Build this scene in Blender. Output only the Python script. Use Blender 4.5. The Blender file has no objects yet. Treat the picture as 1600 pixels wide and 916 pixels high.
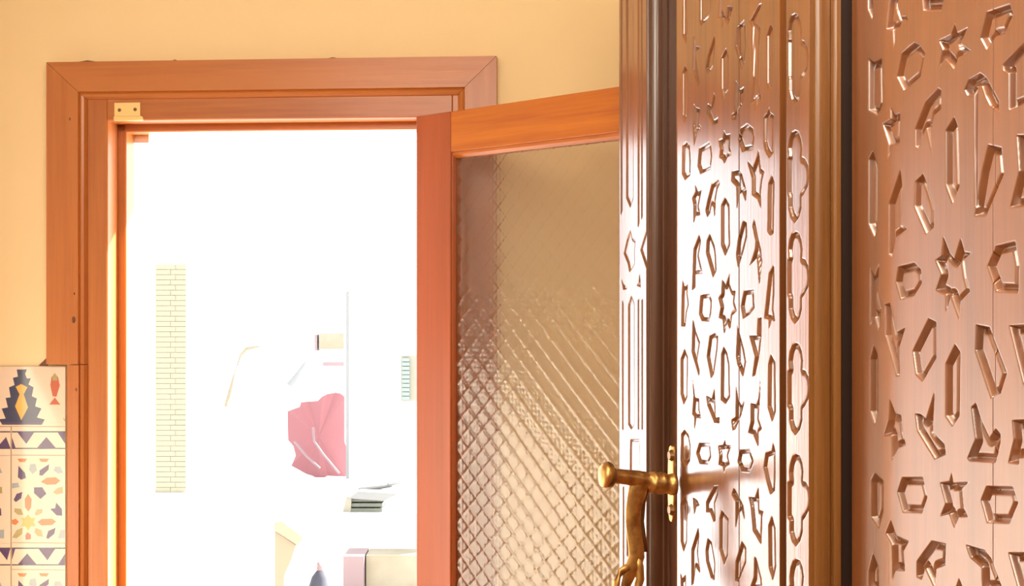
import bpy, bmesh, math, random
import numpy as np
from mathutils import Vector, Matrix
from mathutils.geometry import delaunay_2d_cdt
random.seed(4)
C = bpy.context.scene.collection
sc = bpy.context.scene
# ------------------------------------------------------------------ camera
EYE, FPX, CX, HY = 1.5, 2000.0, 800.0, 490.0       # eye height, focal length, principal column, horizon row
cam = bpy.data.cameras.new('camera'); camo = bpy.data.objects.new('camera', cam); C.objects.link(camo)
camo.location = (0, 0, EYE); camo.rotation_euler = (math.pi/2, 0, 0)
cam.sensor_width = 36; cam.lens = 36*FPX/1600; cam.shift_y = (HY-458)/1600; cam.clip_start = .05
sc.camera = camo
# ------------------------------------------------------------------ sky, sun, lights, exposure
w = bpy.data.worlds.new('sky'); sc.world = w; w.use_nodes = True
bg = w.node_tree.nodes['Background']; bg.inputs[0].default_value = (.93, .97, 1, 1); bg.inputs[1].default_value = 4.3
def lamp(name, kind, energy, col, loc, direction, **kw):
    l = bpy.data.lights.new(name, kind); l.energy = energy; l.color = col
    for k, v in kw.items(): setattr(l, k, v)
    o = bpy.data.objects.new(name, l); C.objects.link(o); o.location = loc
    o.rotation_euler = Vector(direction).to_track_quat('-Z', 'Y').to_euler(); return o
lamp('sun', 'SUN', 30, (1, .95, .86), (3, 8, 9), (-1, -.72, -.72), angle=.01)
lamp('high_fill_light', 'AREA', 66, (1, .92, .78), (-.75, -.9, 2.70), (.12, .80, -.58), shape='RECTANGLE', size=1.7, size_y=.8)  # added fill from high behind the camera, no window there
lamp('ceiling_fill_light', 'AREA', 15, (1, .88, .68), (.2, 1.2, 2.72), (-.1, .35, -1), shape='DISK', size=.5)  # added warm fill under the ceiling, no lamp hangs there
sc.view_settings.view_transform = 'Standard'; sc.view_settings.look = 'None'
sc.view_settings.exposure = .08; sc.view_settings.gamma = 1
# ------------------------------------------------------------------ frames and helpers
def frame(ox, oy, dx, dy):
    l = math.hypot(dx, dy); x = Vector((dx/l, dy/l, 0)); z = Vector((0, 0, 1)); y = z.cross(x)
    m = Matrix((x, y, z)).transposed().to_4x4(); m.translation = Vector((ox, oy, 0)); return m
FW = frame(0, 3.2566, .99756, -.0698)               # plane of the wall with the doorway; local -y is the room
FD = frame(.3381, 2.03, .248, -.969)                # plane of the big carved door
HG = Vector((-.2393, 3.19))                         # hinge of the glazed leaf
FL = frame(HG.x, HG.y, .742, -.67)
FX = Matrix.Identity(4)
def P(M, px, py, c=0.0):
    """point of the photograph -> local point of frame M on its plane y = c"""
    d = Vector(((px-CX)/FPX, 1, (HY-py)/FPX)); R = M.to_3x3().transposed()
    o = R @ (Vector((0, 0, EYE))-M.translation); dl = R @ d
    t = (c-o.y)/dl.y; return o+dl*t
def at(px, py, Y): return Vector(((px-CX)/FPX*Y, Y, EYE+(HY-py)/FPX*Y))

def link(name, me, mat, parent, M=None):
    o = bpy.data.objects.new(name, me); C.objects.link(o)
    if mat is not None:
        for m in (mat if isinstance(mat, (list, tuple)) else [mat]): me.materials.append(m)
    if parent is not None: o.parent = parent
    elif M is not None: o.matrix_world = M
    return o
def tag(o, label=None, cat=None, group=None, kind=None):
    if cat and not kind: kind = 'thing'
    for k, v in (('label', label), ('category', cat), ('group', group), ('kind', kind)):
        if v: o[k] = v
    return o
def thing(name, label, cat, M, base=(0, 0, 0), group=None):
    o = bpy.data.objects.new(name, None); C.objects.link(o); o.empty_display_size = .05
    o.matrix_world = M @ Matrix.Translation(Vector(base)); tag(o, label, cat, group, 'thing'); o['base'] = list(base); return o
def mesh(name, bm, mat, parent=None, M=None, smooth=False, bevel=0, seg=2):
    """vertices are given in frame coordinates; a parent with a base offset is compensated"""
    if parent is not None:
        off = Vector((0, 0, 0)); p = parent
        while p is not None:
            if 'base' in p: off += Vector(p['base'])
            p = p.parent
        if off.length > 0: bmesh.ops.translate(bm, verts=bm.verts, vec=-off)
    bmesh.ops.recalc_face_normals(bm, faces=bm.faces)
    me = bpy.data.meshes.new(name); bm.to_mesh(me); bm.free()
    if smooth:
        for p in me.polygons: p.use_smooth = True
    o = link(name, me, mat, parent, M)
    if bevel:
        b = o.modifiers.new('bevel', 'BEVEL'); b.width = bevel; b.segments = seg; b.limit_method = 'ANGLE'; b.angle_limit = .6
    return o
def box(bm, a, b):
    x0, y0, z0 = a; x1, y1, z1 = b
    v = [bm.verts.new(p) for p in ((x0,y0,z0),(x1,y0,z0),(x1,y1,z0),(x0,y1,z0),(x0,y0,z1),(x1,y0,z1),(x1,y1,z1),(x0,y1,z1))]
    for f in ((0,3,2,1),(4,5,6,7),(0,1,5,4),(1,2,6,5),(2,3,7,6),(3,0,4,7)): bm.faces.new([v[i] for i in f])
    return bm
def BX(*ab):
    bm = bmesh.new()
    for a, b in ab: box(bm, a, b)
    return bm
def prism(bm, pts, d):
    """pts: closed ring of Vectors, d: extrusion vector"""
    n = len(pts); a = [bm.verts.new(p) for p in pts]; b = [bm.verts.new(Vector(p)+Vector(d)) for p in pts]
    bm.faces.new(a[::-1]); bm.faces.new(b)
    for i in range(n): bm.faces.new((a[i], a[(i+1) % n], b[(i+1) % n], b[i]))
    return bm
def slab(M, pts, c, th):                            # polygon traced on plane y=c of a frame, given thickness away from the viewer
    return prism(bmesh.new(), [P(M, x, y, c) for x, y in pts], (0, th, 0))
def wslab(pts, Y, th): return prism(bmesh.new(), [at(x, y, Y) for x, y in pts], (0, th, 0))
def tube(bm, pts, rads, n=14, cap=True, flat=1.0, flatdir=None):
    rings = []; pts = [Vector(p) for p in pts]; up = Vector((0, 0, 1))
    for i, p in enumerate(pts):
        t = (pts[min(i+1, len(pts)-1)]-pts[max(i-1, 0)]).normalized()
        a = flatdir.copy() if flatdir is not None else (up if abs(t.z) < .9 else Vector((1, 0, 0)))
        a = (a-t*a.dot(t)).normalized(); b = t.cross(a)
        rings.append([bm.verts.new(p+(a*math.cos(q)*flat+b*math.sin(q))*rads[i]) for q in [2*math.pi*k/n for k in range(n)]])
    for i in range(len(rings)-1):
        for k in range(n): bm.faces.new((rings[i][k], rings[i][(k+1) % n], rings[i+1][(k+1) % n], rings[i+1][k]))
    if cap: bm.faces.new(rings[0][::-1]); bm.faces.new(rings[-1])
    return bm
# ------------------------------------------------------------------ materials
def mat(name, col, rough=.5, metal=0, coat=0, coat_rough=.1, spec=.5):
    m = bpy.data.materials.new(name); m.use_nodes = True; b = m.node_tree.nodes['Principled BSDF']
    if coat >= 1: b.inputs['Coat IOR'].default_value = 1.75 if coat_rough < .25 else 2.1
    b.inputs['Base Color'].default_value = (*col, 1); b.inputs['Roughness'].default_value = rough
    b.inputs['Metallic'].default_value = metal; b.inputs['Coat Weight'].default_value = coat
    b.inputs['Coat Roughness'].default_value = coat_rough; b.inputs['Specular IOR Level'].default_value = spec
    return m
def nodes(m): return m.node_tree.nodes, m.node_tree.links, m.node_tree.nodes['Principled BSDF']
def noise(m, scale, vscale=(1, 1, 1), detail=4, rough=.55):
    N, L, b = nodes(m); tc = N.new('ShaderNodeTexCoord'); mp = N.new('ShaderNodeMapping'); mp.inputs['Scale'].default_value = vscale
    n = N.new('ShaderNodeTexNoise'); n.inputs['Scale'].default_value = scale; n.inputs['Detail'].default_value = detail; n.inputs['Roughness'].default_value = rough
    L.new(tc.outputs['Object'], mp.inputs[0]); L.new(mp.outputs[0], n.inputs[0]); return n
def ramp(m, src, stops):
    N, L, b = nodes(m); r = N.new('ShaderNodeValToRGB'); L.new(src, r.inputs[0])
    e = r.color_ramp.elements
    while len(e) < len(stops): e.new(.5)
    for k, (p, c) in enumerate(stops): e[k].position = p; e[k].color = (*c, 1)
    return r
def bump(m, src, strength, dist, prev=None, coat=True):
    N, L, b = nodes(m); u = N.new('ShaderNodeBump'); u.inputs['Strength'].default_value = strength; u.inputs['Distance'].default_value = dist
    L.new(src, u.inputs['Height'])
    if prev is not None: L.new(prev.outputs[0], u.inputs['Normal'])
    L.new(u.outputs[0], b.inputs['Normal'])
    if coat: L.new(u.outputs[0], b.inputs['Coat Normal'])
    return u
def wood(name, light, dark, axis='z', rough=.4, coat=.2, coat_rough=.2, scale=14, bs=.15, stretch=.045, knots=True, spec=.5):
    m = mat(name, light, rough, 0, coat, coat_rough, spec)
    vs = {'x': (stretch, 1, 1), 'z': (1, 1, stretch)}[axis]
    n1 = noise(m, scale, vs, 5, .6); n2 = noise(m, scale*6, vs, 3, .6)
    N, L, b = nodes(m)
    mx = N.new('ShaderNodeMath'); mx.operation = 'MULTIPLY_ADD'; mx.inputs[1].default_value = .3
    L.new(n2.outputs[0], mx.inputs[0]); L.new(n1.outputs[0], mx.inputs[2])
    mid = tuple((a+c)/2 for a, c in zip(light, dark))
    r = ramp(m, mx.outputs[0], [(.42, dark), (.58, mid), (.74, light)])
    L.new(r.outputs[0], b.inputs['Base Color'])
    bump(m, n2.outputs[0], bs, .002); return m
OR_L, OR_D = (.52, .170, .032), (.36, .092, .014)
M = {}
M['pine_v'] = wood('orange_pine_upright', OR_L, OR_D, 'z')
M['pine_h'] = wood('orange_pine_level', OR_L, OR_D, 'x')
M['leaf_v'] = wood('red_pine_upright', (.42, .095, .028), (.32, .068, .018), 'z', rough=.35)
M['leaf_h'] = wood('bright_pine_level', (.60, .185, .016), (.42, .10, .008), 'x', scale=22, rough=.4)
M['carved'] = wood('varnished_carved_wood', (.25, .080, .018), (.13, .040, .009), 'z', rough=.32, coat=1, coat_rough=.17, scale=30, bs=.10, stretch=.03)
M['carved_bright'] = wood('brightened_carved_wood', (.29, .092, .022), (.17, .052, .012), 'z', rough=.38, coat=1, coat_rough=.30, scale=30, bs=.10, stretch=.03)  # same varnished wood, colour and coat brightened to carry more doorway reflection
M['mould'] = wood('dark_moulding_wood', (.10, .036, .014), (.05, .017, .007), 'z', rough=.32, coat=.5, coat_rough=.2, scale=30)
M['gold'] = wood('golden_moulding_wood', (.24, .092, .016), (.12, .042, .009), 'z', rough=.35, coat=.4, coat_rough=.2, scale=30)
M['gap'] = mat('dark_joint', (.025, .010, .006), .6)
def plaster(name, a, b_, rough=.85, sc_=6):
    m = mat(name, a, rough, spec=.25); n = noise(m, sc_, detail=6); r = ramp(m, n.outputs[0], [(.35, a), (.65, b_)])
    nodes(m)[1].new(r.outputs[0], nodes(m)[2].inputs['Base Color']); n2 = noise(m, 60, detail=5); bump(m, n2.outputs[0], .12, .002, coat=False); return m
M['wall'] = plaster('cream_plaster', (.93, .73, .43), (.91, .70, .39), sc_=1.2)
M['wall_pale'] = plaster('pale_plaster', (.84, .78, .68), (.80, .74, .64), sc_=1.2)
M['wall_darkened'] = plaster('darkened_plaster', (.36, .26, .17), (.32, .23, .15), sc_=1.2)  # unseen rear wall, colour darkened to keep the carving's reflections dim
M['ceiling'] = plaster('ceiling_white', (.8, .72, .56), (.76, .68, .52))
M['floor'] = plaster('terracotta_floor', (.42, .2, .1), (.36, .16, .08), .4)
M['brass'] = mat('old_brass', (.62, .36, .11), .42, 1); 
n = noise(M['brass'], 45, detail=5); r = ramp(M['brass'], n.outputs[0], [(.35, (.40, .21, .07)), (.6, (.68, .42, .14))]); nodes(M['brass'])[1].new(r.outputs[0], nodes(M['brass'])[2].inputs['Base Color']); bump(M['brass'], n.outputs[0], .06, .002)
M['pale_brass'] = mat('pale_brass', (.90, .62, .26), .4, .55)
M['screw'] = mat('dark_screw', (.22, .12, .05), .4, 1)
M['t_white'] = mat('tile_glaze_cream', (.78, .62, .48), .12, coat=.4, coat_rough=.04)
for k, c in dict(purple=(.085, .045, .13), navy=(.03, .035, .09), yellow=(.80, .43, .07), orange=(.58, .19, .045), blue=(.33, .38, .40), olive=(.40, .33, .14), red=(.52, .12, .06), grout=(.55, .42, .28)).items():
    M['t_'+k] = mat('tile_glaze_'+k, c, .15, coat=.4, coat_rough=.04)
# ------------------------------------------------------------------ room shell (in the wall's own frame)
LX, RX, YB, ZC = -1.42, 1.75, -5.0, 2.9             # left wall, right wall, rear wall (behind the camera), ceiling
ox0, ox1 = P(FW, 160, 200).x, P(FW, 700, 200).x     # rough hole in the wall, hidden by the lining
oz1 = P(FW, 400, 160).z
th = .12
struct = lambda o: tag(o, kind='structure')
bm = BX(((LX-.2, 0, 0), (ox0, th, ZC)), ((ox1, 0, 0), (RX+.2, th, ZC)), ((ox0, 0, oz1), (ox1, th, ZC)))
struct(mesh('wall_back', bm, M['wall'], M=FW))
struct(mesh('wall_left', BX(((LX-.2, YB, 0), (LX, 0, ZC))), M['wall_pale'], M=FW))
struct(mesh('wall_right', BX(((RX, YB, 0), (RX+.2, 0, ZC))), M['wall'], M=FW))
struct(mesh('wall_rear', BX(((LX-.2, YB-.2, 0), (RX+.2, YB, ZC))), M['wall_darkened'], M=FW))
struct(mesh('ceiling', BX(((LX-.2, YB-.2, ZC), (RX+.2, th, ZC+.15))), M['ceiling'], M=FW))
struct(mesh('floor', BX(((LX-.2, YB-.2, -.12), (RX+.2, th, 0))), M['floor'], M=FW))
# ------------------------------------------------------------------ doorway casing
door = thing('door_frame', 'orange pine frame of the bright doorway, wide mitred boards around it', 'door frame', FW, (ox0, 0, 0))
def wp(x, y, c=0): return P(FW, x, y, c)
f0 = -.026                                          # front of the casing boards
A = wp(72, 98, f0); Bp = wp(776, 86, f0)
zt = (A.z+Bp.z)/2; xl, xr = A.x, Bp.x
xi, xri = wp(134, 300, f0).x, wp(714, 300, f0).x
zi = (wp(134, 152, f0).z+wp(714, 151, f0).z)/2
zcut = wp(100, 570, f0).z; xlow = wp(104, 800, f0).x
ev = wp(122, 300, f0).x - xi                        # where the inner moulding of the board begins
def casing(pts_outer, bevel_in):
    pass
# casing boards: flat face and a lower, rounded inner lip (profile), mitred at the corners
def board_profile(w_):                              # (distance from outer edge, y)
    return [(0, 0), (0, f0+.004), (.004, f0), (w_*.80, f0), (w_*.82, f0+.007), (w_*.87, f0+.004), (w_*.93, f0+.006), (w_*.98, f0+.012), (w_, f0+.018), (w_, 0)]
def sweep(name, ring_a, ring_b, m, par):
    bm = bmesh.new(); a = [bm.verts.new(p) for p in ring_a]; b = [bm.verts.new(p) for p in ring_b]; n = len(a)
    for i in range(n): bm.faces.new((a[i], a[(i+1) % n], b[(i+1) % n], b[i]))
    bm.faces.new(a[::-1]); bm.faces.new(b); return mesh(name, bm, m, par)
wl = xi-xl; wt = zt-zi; g = .0006
pr = board_profile(1.0)
sweep('casing_board', [(xl+t*wl, y, zcut+.001) for t, y in pr], [(xl+t*wl, y, zt-t*wt-g) for t, y in pr], M['pine_v'], door)
sweep('casing_board', [(xl+t*wl+g, y, zt-t*wt) for t, y in pr], [(xr-t*(xr-xri)-g, y, zt-t*wt) for t, y in pr], M['pine_h'], door)
sweep('casing_board', [(xr-t*(xr-xri), y, 0.0) for t, y in pr], [(xr-t*(xr-xri), y, zt-t*wt-g) for t, y in pr], M['pine_v'], door)
wlow = xi-xlow; prl = [(0, 0), (0, f0+.003), (.003/wlow, f0), (.62, f0), (.64, f0+.006), (.70, f0+.003), (.86, f0+.005), (.97, f0+.012), (1, f0+.018), (1, 0)]
sweep('casing_board', [(xlow+t*wlow, y, 0.0) for t, y in prl], [(xlow+t*wlow, y, zcut-.001) for t, y in prl], M['pine_v'], door)
# knots on the left board
def knot(px, py, r, c, par, m):
    p = wp(px, py, c); bm = bmesh.new()
    bmesh.ops.create_uvsphere(bm, u_segments=12, v_segments=8, radius=1)
    bmesh.ops.scale(bm, verts=bm.verts, vec=(r*.8, .0012, r*1.5)); bmesh.ops.translate(bm, verts=bm.verts, vec=p); return mesh('knot', bm, m, par, smooth=True)
M['knot'] = mat('knot_wood', (.16, .05, .02), .5)
knot(115, 500, .006, f0, door, M['knot']); knot(116, 459, .0025, f0, door, M['knot']); knot(109, 186, .0028, f0, door, M['knot']); knot(119, 609, .003, f0, door, M['knot'])
for x0_, x1_, h0_ in ((121, 149, .004), (268, 276, .003), (512, 526, .003)):
    a_, b_ = wp(x0_, 95, f0+.004), wp(x1_, 95, f0+.004)
    bmesh_ = bmesh.new(); tube(bmesh_, [Vector((a_.x, f0+.010, zt+.0005)), Vector(((a_.x+b_.x)/2, f0+.010, zt+.001)), Vector((b_.x, f0+.010, zt+.0005))], [.001, h0_, .001], 8); mesh('plaster_crumb', bmesh_, M['knot'], door, smooth=True)
a_ = wp(66, 566, -.001); mesh('plaster_crumb', slab(FW, [(60, 571.5), (72, 560), (74, 571.5)], -.006, .0055), M['knot'], door)
# lining: front face 134..168, rebate 168..182, stop 182..197
fl = -.010; rb = .062; st_end = th
x168, xs = wp(168, 300, fl).x, wp(197, 300, rb).x
z185, z205 = wp(400, 186, fl).z, wp(400, 204.5, rb).z
xrl = wp(706, 300, fl).x                            # right lining, behind the hinge stile
xrs = wp(652, 300, rb).x
def lining_side(xa, xb, xc):
    s = 1 if xb > xa else -1
    pts = [(xa, fl), (xb-.003*s, fl), (xb, fl+.003), (xb, rb), (xc-.003*s, rb), (xc, rb+.003), (xc, st_end), (xa, st_end)]
    return pts
for xa, xb, xc in ((xi-.004, x168, xs), (xri+.004, xrl, xrs)):
    pts = lining_side(xa, xb, xc)
    mesh('jamb', prism(bmesh.new(), [Vector((x, y, 0)) for x, y in pts], (0, 0, zi+.004)), M['pine_v'], door)
pts = [(zi+.004, fl), (z185+.003, fl), (z185, fl+.003), (z185, rb), (z205+.003, rb), (z205, rb+.003), (z205, st_end), (zi+.004, st_end)]
bm = prism(bmesh.new(), [Vector((x168+.0004, y, z)) for z, y in pts], (xrl-x168-.0008, 0, 0))
mesh('head_jamb', bm, M['pine_h'], door)
# upper parts of side linings (above the stop level the head covers)
mesh('threshold', BX(((xi, fl, 0), (xri, th, .02))), M['pine_h'], door)
a_, b_ = wp(190, 224, th+.002), wp(233, 195, th+.002)
mesh('stop_block', BX(((a_.x, th+.001, a_.z), (b_.x, th+.03, b_.z))), mat('pale_pink_timber', (.88, .74, .68), .8), door, bevel=.002)
# little brass keeper at the top left of the lining
kp = thing('latch_keeper', 'small pale brass keeper plate with two screws above the doorway', 'latch', FW, tuple(wp(178, 186, fl)))
a, b = wp(178.5, 186, fl-.0025), wp(219, 160, fl-.0025)
mesh('plate', BX(((a.x, fl-.003, a.z), (b.x, fl, b.z))), M['pale_brass'], kp, bevel=.0012)
a2, b2 = wp(180, 189.5, fl), wp(224, 183, fl)
mesh('lip', BX(((a2.x, fl-.012, a2.z), (b2.x, fl, b2.z+.001))), M['pale_brass'], kp, bevel=.0015)
for px, py in ((186.5, 172), (211, 171)):
    p = wp(px, py, fl-.003); bm = bmesh.new()
    bmesh.ops.create_cone(bm, cap_ends=True, segments=14, radius1=.0052, radius2=.0042, depth=.0025, matrix=Matrix.Translation(p) @ Matrix.Rotation(math.pi/2, 4, 'X'))
    mesh('screw', bm, M['screw'], kp)
# ------------------------------------------------------------------ ceramic tiles left of the casing
def inside(p, poly):
    c = False; n = len(poly); x, y = p
    for i in range(n):
        x0, y0 = poly[i]; x1, y1 = poly[(i+1) % n]
        if (y0 > y) != (y1 > y) and x < (x1-x0)*(y-y0)/(y1-y0)+x0: c = not c
    return c
SLOTS = ['t_white', 't_purple', 't_navy', 't_yellow', 't_orange', 't_blue', 't_olive', 't_red']
def tile(par, x0, y0, x1, y1, shapes):
    """glazed tile; shapes: (colour, pixel polygon), painted flat into the glaze"""
    c = -.009; a, b = wp(x0, y1, c), wp(x1, y0, c); gx = .0008
    rect = [(a.x+gx, a.z+gx), (b.x-gx, a.z+gx), (b.x-gx, b.z-gx), (a.x+gx, b.z-gx)]
    vs = [Vector(p) for p in rect]; fs = [[0, 1, 2, 3]]; loc = []
    cl = lambda v, lo, hi: max(lo, min(hi, v))
    for col, poly in shapes:
        q = [wp(px, py, c) for px, py in poly]
        q = [(cl(p.x, rect[0][0]+.0003, rect[1][0]-.0003), cl(p.z, rect[0][1]+.0003, rect[2][1]-.0003)) for p in q]
        s = len(vs); vs += [Vector(p) for p in q]; fs.append(list(range(s, s+len(q)))); loc.append((col, q))
    ov, oe, of, *_ = delaunay_2d_cdt(vs, [], fs, 1, 1e-6)
    bm = bmesh.new(); bv = [bm.verts.new((p.x, c, p.y)) for p in ov]
    for f in of:
        try: fc = bm.faces.new([bv[i] for i in f])
        except ValueError: continue
        ce = (sum(ov[i].x for i in f)/len(f), sum(ov[i].y for i in f)/len(f)); k = 0
        for col, q in loc:
            if inside(ce, q): k = SLOTS.index('t_'+col)
        fc.material_index = k
    r = [(rect[0], rect[1]), (rect[1], rect[2]), (rect[2], rect[3]), (rect[3], rect[0])]
    for (p, q) in r:                                # sides
        v = [bm.verts.new(t) for t in ((p[0], c, p[1]), (q[0], c, q[1]), (q[0], -.0005, q[1]), (p[0], -.0005, p[1]))]
        bm.faces.new(v)
    return mesh('tile', bm, [M[s] for s in SLOTS], par)
tp = thing('tiled_wainscot', 'glazed patterned tiles on the wall beside the doorway', 'tiles', FW, (LX, 0, 0))
gx1 = wp(103, 700, -.009).x
mesh('grout', BX(((LX+.001, -.006, 0), (gx1, 0, wp(0, 572, -.009).z))), M['t_grout'], tp)
cz = lambda x, y, s, *o: [(x/s+o[0], y/s+o[1])]
def cr(pts, s, x0, y0, dx=0, dy=0): return [(x/s+x0+dx, y/s+y0+dy) for x, y in pts]
def T1(pts, dx=0, dy=0): return cr(pts, 5.725, 0, 560, dx, dy)
def T2(pts, dx=0, dy=0): return cr(pts, 4.24, 0, 700, dx, dy)
tree = T1([(150,100),(240,100),(225,140),(240,180),(275,180),(255,235),(300,260),(285,340),(330,360),(315,430),(370,450),(330,530),(400,548),(375,595),(20,595),(-10,545),(50,540),(15,450),(70,440),(50,355),(95,350),(80,260),(130,240),(115,175),(160,165)])
core1 = T1([(190,230),(245,260),(212,322),(250,440),(190,555),(135,430),(175,322),(140,255)])
core2 = T1([(190,340),(225,430),(190,530),(160,430)])
bud = T1([(490,130),(520,170),(535,245),(505,345),(470,340),(450,240),(460,170)])
budt = T1([(490,130),(512,160),(512,200),(470,200),(468,165)])
budb = T1([(490,350),(540,415),(440,415)])
def shift(pl, dx, dy=0): return [(x+dx, y+dy) for x, y in pl]
for k in (-1, 0):
    s = k*137
    tile(tp, -35+s, 573, 102.5+s, 666, [('navy', shift(tree, s)), ('yellow', shift(core1, s)), ('t_white'[2:], shift(core2, s)) if False else ('yellow', shift(core2, s)), ('red', shift(bud, s)), ('olive', shift(budt, s)), ('red', shift(budb, s)), ('olive', T1([(560,530),(595,545),(590,570),(575,560)], s)), ('purple', T1([(20,590),(375,590),(385,575),(15,575)], s))])
def zigzag(y, dx, k, s=0):
    """y: top of tile; triangles between two dark lines; dx: first apex"""
    sh = [('navy', [(x0_, y+7), (x1_, y+7), (x1_, y+9), (x0_, y+9)]) for x0_, x1_ in [(-300, 200)]]
    sh += [('navy', [(-300, y+33), (200, y+33), (200, y+34.8), (-300, y+34.8)])]
    for q in range(-8, 6):
        xa = dx+q*63
        sh.append(('purple', [(xa-14.5, y+8), (xa+13, y+8), (xa, y+27)]))
        xb = xa+31.5
        sh.append(('purple', [(xb, y+16), (xb+15, y+33.5), (xb-15, y+33.5)]))
    return sh
for (y0, y1, ap) in ((667, 711, 41), (849, 890, 74)):
    for x0, x1 in ((18, 102.5), (-119, 17)): tile(tp, x0, y0, x1, y1, [(c_, [(min(max(x, x0), x1), y) for x, y in q]) for c_, q in zigzag(y0, ap, 0) if max(x for x, y in q) > x0+1 and min(x for x, y in q) < x1-1])
star_shapes = [
 ('purple', [(122,118),(165,165),(172,200),(140,212),(118,195)]), ('blue', [(200,110),(235,105),(245,150),(215,175),(192,145)]),
 ('purple', [(325,108),(322,145),(280,185),(260,182),(262,150)]), ('blue', [(365,125),(400,125),(418,165),(385,172),(355,150)]),
 ('orange', [(270,225),(310,198),(370,195),(400,218),(370,243),(310,245)]), ('purple', [(225,262),(280,260),(308,305),(268,340),(225,300)]),
 ('olive', [(415,258),(418,300),(375,310),(350,295),(380,265)]), ('purple', [(148,292),(140,335),(105,360),(90,345),(110,305)]),
 ('orange', [(186,305),(210,340),(206,395),(188,422),(166,395),(164,340)]), ('olive', [(95,400),(140,405),(155,445),(120,445),(95,425)]),
 ('olive', [(280,405),(282,430),(245,450),(228,440),(245,408)]), ('purple', [(372,362),(410,405),(412,450),(375,448),(332,405),(365,400)]),
 ('yellow', [(186,440),(205,465),(240,465),(222,490),(240,520),(205,520),(186,550),(168,520),(140,520),(152,492),(140,465),(168,465)]),
 ('orange', [(248,492),(275,472),(345,470),(372,488),(345,512),(275,515)]), ('orange', [(70,478),(105,470),(125,490),(105,512),(80,505)]),
 ('olive', [(150,528),(148,570),(110,600),(80,595),(110,545)]), ('olive', [(235,530),(275,545),(285,590),(250,585),(228,560)]),
 ('red', [(180,558),(205,575),(205,605),(170,610),(168,580)]), ('purple', [(368,530),(360,570),(318,605),(306,595),(320,550)]),
 ('blue', [(400,545),(430,540),(430,600),(385,600)]), ('orange', [(115,72),(180,72),(165,95),(130,95)]), ('orange', [(258,72),(325,72),(310,95),(270,92)]),
 ('blue', [(70,235),(120,230),(130,260),(80,270)])]
for (ys, x0, x1) in ((712, 18, 102.5), (712, -119, 17), (891, 18, 102.5), (891, -119, 17)):
    dy = ys-712; dx = 0 if x0 > 0 else -95
    sh = [(c_, [(min(max(x, x0), x1), y) for x, y in T2(q, dx, dy)]) for c_, q in star_shapes]
    sh = [(c_, q) for c_, q in sh if max(x for x, y in q)-min(x for x, y in q) > 1]
    tile(tp, x0, ys, x1, ys+136, sh)
for i in range(5):
    for x0, x1 in ((18, 102.5), (-119, 17)): tile(tp, x0, 1028+i*138, x1, 1164+i*138, [])
# ------------------------------------------------------------------ glazed leaf, swung into the room
LW = .80
leaf = thing('glazed_door', 'open orange framed door leaf with patterned glass, hinged right of the doorway', 'door', FL, (0, 0, 0))
lt = (P(FL, 650, 182).z+P(FL, 965, 135).z)/2
lb = .03; t_ = .038
sx = P(FL, 704, 400).x                              # inner edge of the hinge stile face
rz = (P(FL, 698, 236).z+P(FL, 965, 209).z)/2        # lower edge of the top rail
gx_ = P(FL, 712, 400, .014).x; gz_ = (P(FL, 711, 245, .014).z+P(FL, 965, 221, .014).z)/2
mesh('stile', BX(((0, 0, lb), (sx, t_, lt))), M['leaf_v'], leaf, bevel=.003)
mesh('stile', BX(((LW-sx, 0, lb), (LW, t_, lt))), M['leaf_v'], leaf, bevel=.003)
mesh('top_rail', BX(((sx, .0008, rz), (LW-sx, t_-.0008, lt-.0005))), M['leaf_h'], leaf, bevel=.002)
mesh('bottom_rail', BX(((sx, .0008, lb), (LW-sx, t_-.0008, .26))), M['leaf_h'], leaf, bevel=.002)
mesh('mid_rail', BX(((sx, .0008, .70), (LW-sx, t_-.0008, .80))), M['leaf_h'], leaf, bevel=.002)
def bead(name, ring): return mesh(name, prism(bmesh.new(), *ring), M['leaf_v'], leaf)
bd = gz_-rz                                         # negative
for zlo, zhi in ((.80, rz), (.26, .70)):
    bw = gx_-sx
    for sgn, xa in ((1, sx), (-1, LW-sx)):
        mesh('glazing_bead', prism(bmesh.new(), [Vector((xa, .006, zlo)), Vector((xa+sgn*bw*.45, .007, zlo)), Vector((xa+sgn*bw, .014, zlo)), Vector((xa+sgn*bw, t_-.004, zlo)), Vector((xa, t_-.004, zlo))], (0, 0, zhi-zlo)), M['leaf_v'], leaf)
    mesh('glazing_bead', prism(bmesh.new(), [Vector((sx, .006, zhi)), Vector((sx, .007, zhi+bd*.5)), Vector((sx, .014, zhi+bd)), Vector((sx, t_-.004, zhi+bd)), Vector((sx, t_-.004, zhi))], (LW-2*sx, 0, 0)), M['leaf_h'], leaf)
    mesh('glazing_bead', prism(bmesh.new(), [Vector((sx, .006, zlo)), Vector((sx, .007, zlo-bd*.5)), Vector((sx, .014, zlo-bd)), Vector((sx, t_-.004, zlo-bd)), Vector((sx, t_-.004, zlo))], (LW-2*sx, 0, 0)), M['leaf_h'], leaf)
gl = mat('patterned_glass', (.95, .93, .88), .13); gN, gL, gb = nodes(gl)
gb.inputs['Transmission Weight'].default_value = 1; gb.inputs['IOR'].default_value = 1.58
tc = gN.new('ShaderNodeTexCoord'); sp = gN.new('ShaderNodeSeparateXYZ'); gL.new(tc.outputs['Object'], sp.inputs[0])
def mth(op, a, b=None, c=None):
    n_ = gN.new('ShaderNodeMath'); n_.operation = op
    for i, v in enumerate((a, b, c)):
        if v is None: continue
        if isinstance(v, (int, float)): n_.inputs[i].default_value = v
        else: gL.new(v, n_.inputs[i])
    return n_.outputs[0]
pitch = .048
X, Z = mth('DIVIDE', sp.outputs[0], pitch), mth('DIVIDE', sp.outputs[2], pitch)
d1, d2 = mth('ADD', X, Z), mth('SUBTRACT', X, Z)
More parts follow.
